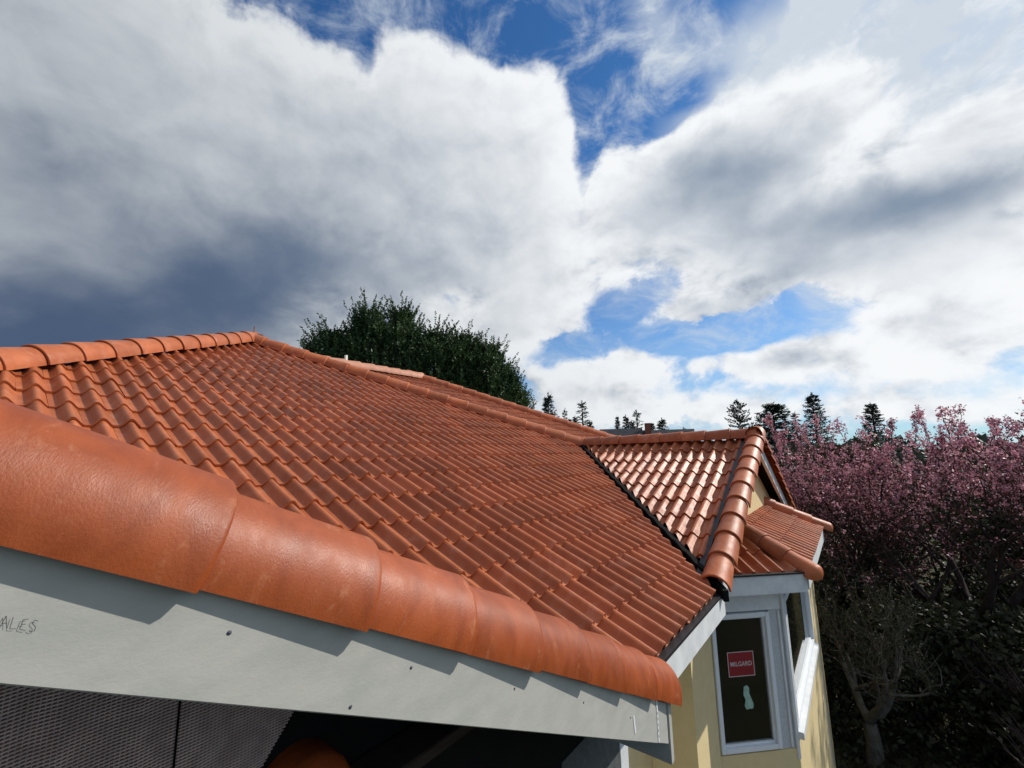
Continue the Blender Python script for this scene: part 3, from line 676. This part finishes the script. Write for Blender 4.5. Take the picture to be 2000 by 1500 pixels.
# spare starter tile on a ledger in the dark under the rake
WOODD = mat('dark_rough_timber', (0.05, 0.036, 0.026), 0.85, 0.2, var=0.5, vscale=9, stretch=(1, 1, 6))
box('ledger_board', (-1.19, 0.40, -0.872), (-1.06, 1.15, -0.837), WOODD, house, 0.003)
sp_ = cap_mesh(0.112, 0.112, 0.08, closed=True, lo=0)
ob('starter_cap', sp_, CAPM, house, Matrix.Translation((-1.12, 0.62, -0.835)) @ Matrix.Rotation(R_(90), 4, 'Z'))

# ------------------------------------------------------------------ ground
bm = bmesh.new(); bmesh.ops.create_grid(bm, x_segments=40, y_segments=40, size=1500)
me = bpy.data.meshes.new('ground'); bm.to_mesh(me); bm.free()
g = ob('ground', me, GROUND, None, Matrix.Translation((0, 0, -H))); g['kind'] = 'structure'
gp = ob('gravel_path', mesh('gravel_path', [(0.6, 15.5, 0), (8, 14.2, 0), (9, 19.5, 0), (0.8, 20.5, 0)], [(0, 1, 2, 3)]), GRAVEL, None, Matrix.Translation((0, 0, -H + 0.006))); gp['kind'] = 'structure'

#TREES-BEGIN
def rv(r=1.0):
    while True:
        p = Vector((random.uniform(-1, 1), random.uniform(-1, 1), random.uniform(-1, 1)))
        if 0.05 < p.length < 1: return p.normalized() * r
class Foliage:
    def __init__(s): s.v, s.f = [], []
    def blade(s, p, d, w, side=None):
        """thin pointed face from p along d"""
        if side is None: side = d.cross(rv()).normalized() * w
        n = len(s.v); s.v += [p - side * 0.5, p + d * 0.45 - side, p + d, p + d * 0.45 + side]
        s.f.append((n, n + 1, n + 2, n + 3))
    def mesh(s, name): return mesh(name, s.v, s.f)
def spray(F, p, d, L, n, w):
    """feathery spray of needles or scale leaves round an axis"""
    for k in range(n):
        t = random.random(); q_ = p + d * (L * t) + rv(L * 0.10)
        e = (d * 0.9 + rv(0.75)).normalized() * (L * random.uniform(0.22, 0.42) * (1.15 - 0.6 * t))
        F.blade(q_, e, w * random.uniform(0.7, 1.3))
def trunk_mesh(pts, rads, n=8):
    v, f = [], []
    for i, p in enumerate(pts):
        d = (pts[min(i + 1, len(pts) - 1)] - pts[max(i - 1, 0)]).normalized(); a = d.orthogonal().normalized(); b = d.cross(a)
        v += [p + (a * math.cos(2 * math.pi * k / n) + b * math.sin(2 * math.pi * k / n)) * rads[i] for k in range(n)]
    for i in range(len(pts) - 1):
        for k in range(n): f.append((i * n + k, i * n + (k + 1) % n, (i + 1) * n + (k + 1) % n, (i + 1) * n + k))
    return v, f
def conifer_mesh(seed, hgt=10.0, rad=2.2, whorl=0.34, per=7, droop=0.25, start=0.12, ns=14, power=0.9, gap=0.0, nw=0.06):
    random.seed(seed); F = Foliage(); tv, tf = trunk_mesh([Vector((0, 0, 0)), Vector((0.05, 0, hgt * 0.5)), Vector((0, 0, hgt))], [hgt * 0.018, hgt * 0.012, 0.015])
    z = hgt * start
    while z < hgt * 0.985:
        t = (z - hgt * start) / (hgt * (1 - start)); L0 = rad * (1 - t) ** power + 0.08
        for k in range(per):
            if random.random() < gap: continue
            a = random.uniform(0, 6.283); L = L0 * random.uniform(0.55, 1.12)
            d = Vector((math.cos(a), math.sin(a), 0.35 * t - droop * (1 - t) + random.uniform(-0.12, 0.12))).normalized()
            p = Vector((0, 0, z + random.uniform(-0.1, 0.1)))
            n0 = len(tv); bv, bf = trunk_mesh([p, p + d * L * 0.95], [0.02, 0.006], 3); tv += bv; tf += [tuple(n0 + i for i in q_) for q_ in bf]
            m_ = max(2, int(L / 0.30))
            for s_ in range(m_):
                u = (s_ + random.uniform(0.3, 1)) / m_
                spray(F, p + d * (L * u) + Vector((0, 0, -0.10 * u * L)), (d + rv(0.45)).normalized(), 0.34, ns, nw)
        z += whorl * random.uniform(0.7, 1.2) * (1.0 - 0.45 * t)
    for k in range(6): spray(F, Vector((0, 0, hgt - 0.5 + 0.1 * k)), (Vector((0, 0, 1)) + rv(0.3)).normalized(), 0.3, 8, nw)
    return F.mesh('crown'), mesh('trunk', tv, tf, True)
def cypress_mesh(seed, hgt=14.5, rad=2.15, n=2300, base=2.5):
    """dense upright cypress: several leaders, feathery tips standing off the mass"""
    random.seed(seed); F = Foliage(); so_ = Vector((seed * 3.1, 0, 0))
    leaders = [(0, 0, hgt)] + [(rad * 0.55 * math.cos(a), rad * 0.55 * math.sin(a), hgt * random.uniform(0.82, 0.97)) for a in [k * 1.05 + random.uniform(0, 0.6) for k in range(6)]]
    def R(z, top):
        t = max(0.0, min(1.0, (z - base) / (top - base))); return rad * (1 - t ** 2.6) * (0.7 + 0.3 * min(1, t * 4)) + 0.05
    for k in range(n):
        lx, ly, top = random.choices(leaders, weights=[5, 1, 1, 1, 1, 1, 1])[0]
        z = base + (top - base) * random.random() ** 0.62
        a = random.uniform(0, 6.283)
        r = R(z, top) * (0.42 if (lx or ly) else 1.0)
        bump = 0.85 + 0.50 * noise.noise(so_ + Vector((math.cos(a) * 1.6, math.sin(a) * 1.6, z * 0.5)))
        rr = r * bump * random.uniform(0.6, 1.05) ** 0.5
        p = Vector((lx + rr * math.cos(a), ly + rr * math.sin(a), z))
        d = (Vector((math.cos(a), math.sin(a), 0)) * 0.7 + Vector((0, 0, 0.85)) + rv(0.35)).normalized()
        spray(F, p, d, random.uniform(0.5, 0.95), 17, 0.042)
    for k in range(230):                            # pointed plumes standing off the outline
        z = base + (hgt - base) * (0.35 + 0.62 * random.random()); a = random.uniform(0, 6.283); r = R(z, hgt) * random.uniform(0.75, 1.0)
        p = Vector((r * math.cos(a), r * math.sin(a), z)); d = (Vector((math.cos(a), math.sin(a), 0)) * 0.45 + Vector((0, 0, 1)) + rv(0.2)).normalized(); Lp = random.uniform(1.2, 2.4)
        for m_ in range(7):
            t = m_ / 7; spray(F, p + d * (Lp * t), (d + rv(0.5 * (1 - t) + 0.1)).normalized(), 0.60 * (1.1 - 0.8 * t), 12, 0.045)
    for lx, ly, top in leaders:
        for k in range(16): spray(F, Vector((lx, ly, top - 1.4 + 0.085 * k)) + rv(0.30 * (1 - k / 16)), (Vector((0, 0, 1)) + rv(0.4)).normalized(), 0.5, 10, 0.04)
    tv, tf = trunk_mesh([Vector((0, 0, 0)), Vector((0.1, 0, hgt * 0.5)), Vector((0, 0, hgt * 0.93))], [0.28, 0.17, 0.03])
    for lx, ly, top in leaders[1:]:
        bv, bf = trunk_mesh([Vector((0.05, 0, hgt * 0.2)), Vector((lx, ly, hgt * 0.45)), Vector((lx, ly, top * 0.95))], [0.12, 0.09, 0.02], 6); n0 = len(tv); tv += bv; tf += [tuple(n0 + i for i in q_) for q_ in bf]
    return F.mesh('crown'), mesh('trunk', tv, tf, True)
def tree(name, label, cat, loc, meshes, mats, scale=(1, 1, 1), rot=0.0, group=None, parts=('crown', 'trunk')):
    Mt = Matrix.Translation(Vector(loc)) @ Matrix.Rotation(rot, 4, 'Z') @ Matrix.Diagonal((*scale, 1))
    o = bpy.data.objects.new(name, None); put(o, None, Mt); o['label'] = label; o['category'] = cat
    if group: o['group'] = group
    for nm, me, m in zip(parts, meshes, mats):
        if not me.materials: me.materials.append(m)
        c = bpy.data.objects.new(nm, me); put(c, o, Mt)
        if c.data.materials[0] != m:
            c.material_slots[0].link = 'OBJECT'; c.material_slots[0].material = m
    return o
# big cypress clump behind the roof
cyp = [cypress_mesh(k) for k in range(3)]
spots = [(-22.0, 12.1, 0.80, 0.95, 'leftmost dark cypress of the clump behind the roof, beside the roof apex'),
         (-20.9, 13.7, 0.895, 0.95, 'tall dark cypress with feathery twin tops behind the tile roof'),
         (-19.85, 15.2, 0.905, 0.85, 'tallest pointed cypress of the dark clump behind the roof'),
         (-18.6, 16.6, 0.82, 0.95, 'dark rounded cypress behind the middle of the right roof hip'),
         (-17.5, 17.9, 0.815, 0.95, 'dark cypress between the rounded one and the sloping end of the clump'),
         (-16.4, 18.9, 0.775, 0.95, 'dark cypress near the low sloping end of the clump'),
         (-15.6, 19.7, 0.66, 0.8, 'lowest cypress at the sloping end of the dark clump')]
for k, (x, y, sh, sw, lb) in enumerate(spots):
    tree('cypress_tree', lb, 'tree', (x, y, -H), cyp[k % 3], (CYPL, BARK), (sw, sw, sh * 15.0 / 14.5), k * 1.7, 'cypress clump behind the roof')
# distant conifers
con = [conifer_mesh(11, 10, 2.2, per=9), conifer_mesh(12, 10, 1.7, per=8, droop=0.35), conifer_mesh(13, 10, 1.5, per=4, gap=0.2, droop=0.3, ns=11), conifer_mesh(14, 10, 2.6, per=11, droop=0.15, power=0.75)]
pine = conifer_mesh(21, 10, 3.6, whorl=0.45, per=7, droop=-0.3, start=0.3, ns=16, power=0.55, gap=0.15, nw=0.09)
FAR = [(-.5448, .8386, .1382, 70, 2.0, 0, FIRL, 'dark fir right beside the cypress clump above the roof hip'),
       (-.5125, .8587, .101, 90, 1.2, 2, FIRL, 'thin sparse fir next to the tall spire beyond the roof hip'),
       (-.5042, .8636, .077, 90, 1.3, 1, FIRL, 'short dense fir at the foot of the tall spire beyond the hip'),
       (-.4782, .8783, .1176, 95, 2.2, 2, FIRL, 'tall open spire fir standing beyond the gable ridge'),
       (-.493, .870, .082, 95, 1.4, 1, FIRL, 'small fir just left of the open spire fir'),
       (-.528, .849, .085, 80, 1.5, 0, FIRL, 'squat fir between the cypress clump and the thin sparse fir'),
       (-.4640, .8858, .070, 100, 1.7, 1, FIRL, 'low dense fir just right of the open spire fir'),
       (-.3800, .9250, .070, 125, 2.0, 0, FIRL, 'low dark fir between the broad and ragged firs over the grey roofs'),
       (-.3400, .9404, .062, 120, 1.6, 1, FIRL, 'small dark fir left of the pyramid fir over the chimney'),
       (-.4087, .9127, .0793, 120, 1.3, 1, FIRG, 'pale thin fir above the grey house roof'),
       (-.3911, .9204, .0821, 110, 1.9, 0, FIRL, 'dark broad fir beside the pale one above the grey roofs'),
       (-.3689, .9295, .0915, 115, 2.2, 2, FIRL, 'taller ragged fir above the grey house roofs'),
       (-.3201, .9474, .072, 105, 2.4, 0, FIRL, 'dark pyramid fir over the chimney roof'),
       (-.2782, .9605, .052, 110, 0.9, 2, FIRG, 'faint bare-looking fir right of the grey roofs'),
       (-.1132, .9936, .0899, 62, 3.6, 3, FIRL, 'large dark fir behind the gable end'),
       (-.0964, .9953, .0683, 120, 1.4, 2, FIRG, 'hazy thin fir next to the large dark fir'),
       (-.0775, .997, .0711, 115, 1.7, 2, FIRG, 'hazy grey fir between the large fir and the pointed one'),
       (-.0468, .9989, .1045, 85, 2.4, 0, FIRL, 'tall pointed dark fir rising beside the pink plum tree'),
       (.0375, .9993, .0776, 90, 2.0, 1, FIRL, 'dark fir top poking out behind the pink plum crown'),
       (-.13, .9915, .045, 70, 2.2, 1, FIRL, 'low dark fir at the foot of the gable end tree')]
for k, (dx, dy, te, d, rr, mi, mm, lb) in enumerate(FAR):
    hgt = H + te * d; base_r = (2.2, 1.7, 1.5, 2.6)[mi]; s_ = hgt / 10
    sx_ = rr / base_r * 1.7
    tree('fir_tree', lb, 'tree', (dx * d, dy * d, -H), con[mi], (mm, BARK), (sx_, sx_, s_), k * 2.1, 'firs on the skyline')
tree('pine_tree', 'spreading open pine on the skyline behind the gable ridge', 'tree', (-.1735 * 60, .9848 * 60, -H), pine, (FIRL, BARK), (0.72, 0.72, (H + .1018 * 60) / 10), 0.6)

# flowering plums: branching skeleton, twigs, leaves and blossom
def plum_mesh(seed, hgt=6.6, spread=4.0, nleaf=11000, nblos=22000, forks=5, lean=(0, 0), trunk_h=1.5):
    random.seed(seed); tv, tf = [], []; tips = []; wv, wf = [], []
    def seg(pts, rads, n, V, Fc):
        bv, bf = trunk_mesh(pts, rads, n); n0 = len(V); V += bv; Fc += [tuple(n0 + i for i in q_) for q_ in bf]
    def grow(p, d, L, r, lev):
        pts, rads = [p], [r]; q_ = p.copy(); dd = d.copy(); m_ = 4
        for k in range(m_):
            dd = (dd + rv(0.22) + Vector((0, 0, 0.07))).normalized(); q_ = q_ + dd * (L / m_); pts.append(q_.copy()); rads.append(r * (1 - 0.45 * (k + 1) / m_))
        if lev < 3: seg(pts, rads, 7 if lev < 2 else 5, tv, tf)
        else: seg(pts, rads, 3, wv, wf)
        if lev >= 4: tips.append((pts[1], pts[-1])); return
        nb = (forks, 4, 4, 5)[lev]
        for k in range(nb):
            t = random.choice((2, 3, 4)) if k else 4
            a = (dd * 0.8 + rv(0.85) + Vector((0, 0, 0.16))).normalized()
            grow(pts[t], a, L * random.uniform(0.55, 0.82), rads[t] * 0.62, lev + 1)
        if lev >= 2: tips.append((pts[1], pts[-1]))
    base = Vector((0, 0, 0)); top = Vector((lean[0] * 0.3, lean[1] * 0.3, trunk_h))
    seg([base, (base + top) / 2 + Vector((0.05, 0.03, 0)), top], [0.20, 0.16, 0.14], 9, tv, tf)
    for k in range(forks):
        a = 6.283 * (k + random.uniform(-0.25, 0.25)) / forks
        d = Vector((math.cos(a) * 0.85 + lean[0] * 0.25, math.sin(a) * 0.85 + lean[1] * 0.25, random.uniform(0.75, 1.3))).normalized()
        grow(top, d, hgt * 0.34, 0.10, 1)
    zs = max(t[1].z for t in tips)
    for a, b in random.sample(tips, min(len(tips), 900)):    # long upright shoots over the crown
        if b.z < zs * 0.62 or random.random() > 0.5: continue
        d = (Vector((0, 0, 1)) + rv(0.55)).normalized(); L = random.uniform(0.4, 1.0) * zs / 7
        pts = [b, b + d * L * 0.5 + rv(0.05), b + d * L + rv(0.08)]; seg(pts, [0.010, 0.007, 0.003], 3, wv, wf); tips.append((pts[0], pts[2])); tips.append((pts[1], pts[2]))
    FL, FB = Foliage(), Foliage()
    zs = max(t[1].z for t in tips)
    for k in range(nleaf):
        a, b = random.choice(tips); p = a.lerp(b, random.random()) + rv(0.10)
        FL.blade(p, rv(random.uniform(0.05, 0.09)), random.uniform(0.010, 0.018))
    for k in range(nblos):
        a, b = random.choice(tips)
        if random.random() > 0.035 + 1.3 * max(0.0, b.z / zs - 0.58): continue
        p = a.lerp(b, random.random() ** 0.6) + rv(0.05)
        for m_ in range(3): FB.blade(p + rv(0.03), rv(random.uniform(0.035, 0.06)), random.uniform(0.016, 0.028))
    n0 = len(tv); tv += wv; tf += [tuple(n0 + i for i in q_) for q_ in wf]
    return FL.mesh('leaves'), FB.mesh('blossom'), mesh('trunk', tv, tf, True), zs
P3 = ('crown', 'blossom', 'trunk')
for (x, y, hg, seed, lb, tm) in ((1.55, 13.0, 6.7, 5, 'pink flowering plum tree with dark forked trunk, fullest crown beside the bay', BARK),
                             (-0.75, 14.6, 5.9, 8, 'pink flowering plum tree whose crown shows just past the gable end', BARK),
                             (4.6, 14.0, 6.6, 9, 'pink flowering plum tree beyond the forked plum, away from the house', BARK)):
    a, b, c, zs = plum_mesh(seed, hg)
    s_ = hg / zs
    tree('plum_tree', lb, 'tree', (x, y, -H), (a, b, c), (PLUML, PLUMB, tm), (s_, s_, s_), 0, 'flowering plum trees by the house', P3)
a, b, c, zs = plum_mesh(31, 3.6, nleaf=2600, nblos=100, forks=3, trunk_h=1.0)
tree('garden_tree', 'small bare-limbed tree with pale lichen-covered forked trunk below the bay', 'tree', (-0.28, 10.5, -H), (a, c), (SHRUB, LICHEN), (3.4 / zs,) * 3, 0.4, None, ('crown', 'trunk'))
# shrubs and hedge in the shade
def shrub_mesh(seed, n=5000, r=1.3, h=1.8, stems=26):
    random.seed(seed); F = Foliage(); tv, tf = [], []
    for k in range(stems):
        a = random.uniform(0, 6.283); d = Vector((math.cos(a) * 0.7, math.sin(a) * 0.7, 1)).normalized()
        bv, bf = trunk_mesh([Vector((0, 0, 0)) + rv(0.12), d * h * 0.5 + rv(0.15), d * h * 0.9 + rv(0.25)], [0.03, 0.018, 0.006], 4); n0 = len(tv); tv += bv; tf += [tuple(n0 + i for i in q_) for q_ in bf]
    for k in range(n):
        a = random.uniform(0, 6.283); z = random.random() ** 0.7; rr = r * math.sqrt(max(0.0, 1 - (z * 0.97) ** 2.6)) * random.uniform(0.3, 1.0) ** 0.5
        rr *= 0.8 + 0.5 * noise.noise(Vector((math.cos(a) * 1.5, math.sin(a) * 1.5, z * 3 + seed)))
        F.blade(Vector((rr * math.cos(a), rr * math.sin(a), z * h)) + rv(0.08), rv(random.uniform(0.06, 0.12)), random.uniform(0.018, 0.035))
    return F.mesh('foliage'), mesh('stem', tv, tf, True)
shr = [shrub_mesh(k) for k in range(3)]; bare = [shrub_mesh(k + 5, 900, 1.4, 2.1, 170) for k in range(3)]
for k, (x, y, s_, lb) in enumerate(((2.3, 9.3, 1.0, 'low bare-twigged shrub below the bay, to one side of the lichen-covered trunk'), (2.6, 11.6, 1.2, 'bare-twigged shrub between the lichen trunk and the forked plum'),
                                    (4.2, 11.0, 1.25, 'dark glossy shrub under the far side of the forked plum'), (-0.9, 11.8, 1.15, 'dark shrub behind the bay corner'),
                                    (0.5, 12.4, 1.3, 'dark shrub right behind the lichen-covered tree'), (4.1, 12.6, 1.4, 'green shrub under the plum farthest from the house'),
                                    (-2.0, 13.6, 1.5, 'dark shrub behind the gable by the plum trunk'), (2.9, 16.5, 1.3, 'yellow-green shrub beside the gravel path'),
                                    (6.2, 15.5, 1.5, 'green shrub at the end of the gravel path'), (1.7, 12.4, 1.35, 'dark shrub in front of the forked plum trunk'), (-2.3, 11.6, 1.4, 'dark shrub against the far side of the bay'), (3.2, 13.2, 1.3, 'dark shrub beside the forked plum trunk'))):  # dense shrubs by plum and bay added to cast shade behind the trunk
    tree('shrub', lb, 'shrub', (x, y, -H), bare[k % 3] if k in (0, 1) else shr[k % 3], (SHRUB, TWIGM), (s_, s_, s_), k * 1.3, 'shrubs in the shade below the plums', ('foliage', 'stem'))
for k, (x, y, s_, lb) in enumerate(((1.5, 19.5, 2.3, 'broad dark tree mass across the gravel path behind the forked plum'), (4.8, 21.0, 2.6, 'tall dark leafy tree across the path, right of the forked plum'), (-2.6, 20.0, 2.5, 'dark leafy tree behind the gable and plums'),
                                    (8.2, 19.0, 2.6, 'dark leafy tree past the far end of the path'), (-0.4, 25.0, 2.9, 'darker leafy tree in the second row behind the path'), (7.0, 26.0, 3.0, 'big dark leafy tree in the second row at the path end'))):
    tree('leafy_tree', lb, 'tree', (x, y, -H), shr[k % 3], (SHRUB, TWIGM), (s_, s_, s_ * 1.05), k * 2.3, 'dark trees across the path', ('crown', 'trunk'))
# ivy and weeds added round the trunks to darken the lit ground
random.seed(5); F = Foliage()
for k in range(26000):
    p = Vector((random.uniform(-4.5, 8), random.uniform(6.5, 15.2), 0)); p.z = random.random() ** 2 * 0.35
    F.blade(p, rv(random.uniform(0.06, 0.14)) + Vector((0, 0, 0.03)), random.uniform(0.02, 0.045))
w_ = ob('ground_cover', F.mesh('ground_cover'), SHRUB, None, Matrix.Translation((0, 0, -H))); w_['kind'] = 'stuff'; w_['label'] = 'dark ivy and weeds added to darken the ground below the bay'; w_['category'] = 'ground cover'
# far wood closing the view low behind the plums
random.seed(77); F = Foliage()
for k in range(16000):
    a = R_(random.uniform(-30, 24)); d = random.uniform(48, 70); p = Vector((math.sin(a) * d, math.cos(a) * d, 0))
    top = 6.0 + 1.6 * noise.noise(Vector((a * 14, 0, 0))) + 0.8 * noise.noise(Vector((a * 60, 3, 0)))
    p.z = top * random.random() ** 0.6
    F.blade(p, rv(random.uniform(0.4, 0.8)), random.uniform(0.14, 0.26))
w_ = ob('far_wood', F.mesh('far_wood'), FIRL, None, Matrix.Translation((0, 0, -H))); w_['kind'] = 'stuff'; w_['label'] = 'low dark far-off wood behind the plum trees'; w_['category'] = 'wood'
#TREES-END

# ------------------------------------------------------------------ far houses
def far_house(label, c, L, wdt, eave, ridge, rot, chim=None):
    o = thing('far_house', label, 'house', (c[0], c[1], -H), 'grey roofed houses on the skyline')
    Mt = Matrix.Translation((c[0], c[1], -H)) @ Matrix.Rotation(rot, 4, 'Z'); hw, hl = wdt / 2, L / 2
    v = [(-hl, -hw, 0), (hl, -hw, 0), (hl, hw, 0), (-hl, hw, 0), (-hl, -hw, eave), (hl, -hw, eave), (hl, hw, eave), (-hl, hw, eave), (-hl, 0, ridge - 0.1), (hl, 0, ridge - 0.1)]
    f = [(0, 1, 5, 4), (2, 3, 7, 6), (1, 2, 6, 9, 5), (3, 0, 4, 8, 7)]
    ob('wall', mesh('wall', v, f), HWALL, o, Mt)
    e = 0.5; zo = eave - e * (ridge - eave) / hw
    v = [(-hl - e, -hw - e, zo), (hl + e, -hw - e, zo), (hl + e, 0, ridge), (-hl - e, 0, ridge), (hl + e, hw + e, zo), (-hl - e, hw + e, zo)]
    v += [(p[0], p[1], p[2] - 0.18) for p in v]
    f = [(0, 1, 2, 3), (3, 2, 4, 5), (6, 9, 8, 7), (9, 11, 10, 8), (0, 6, 7, 1), (4, 10, 11, 5), (1, 7, 8, 2), (2, 8, 10, 4), (0, 3, 9, 6), (3, 5, 11, 9)]
    rf = ob('roof', mesh('roof', v, f), SHING, o, Mt)
    for wx in (-hl * 0.5, 0, hl * 0.5): box('window', (wx - 0.6, -hw - 0.03, eave - 2.0), (wx + 0.6, -hw + 0.02, eave - 0.7), DARKR, o, 0, Mt)
    if chim is not None: box('chimney', (chim - 0.4, -0.9, ridge - 1.2), (chim + 0.4, -0.1, ridge + 0.9), BRICK, rf, 0, Mt)
far_house('grey shingle house roof with hip profile beyond the gable ridge', (-24.2, 55.0), 4.6, 7.0, 5.8, 8.7, R_(24))
far_house('wide grey shingle roof with a brick chimney beyond the gable ridge', (-19.9, 57.0), 8.0, 8.0, 5.6, 8.4, R_(20), -1.2)

# lift the whole place so that the ground lies at z = 0 (the camera already stands at H)
for o in list(COL.objects):
    if o.parent is None and o.type in ('MESH', 'EMPTY'):
        o.matrix_basis = Matrix.Translation((0, 0, H)) @ o.matrix_basis
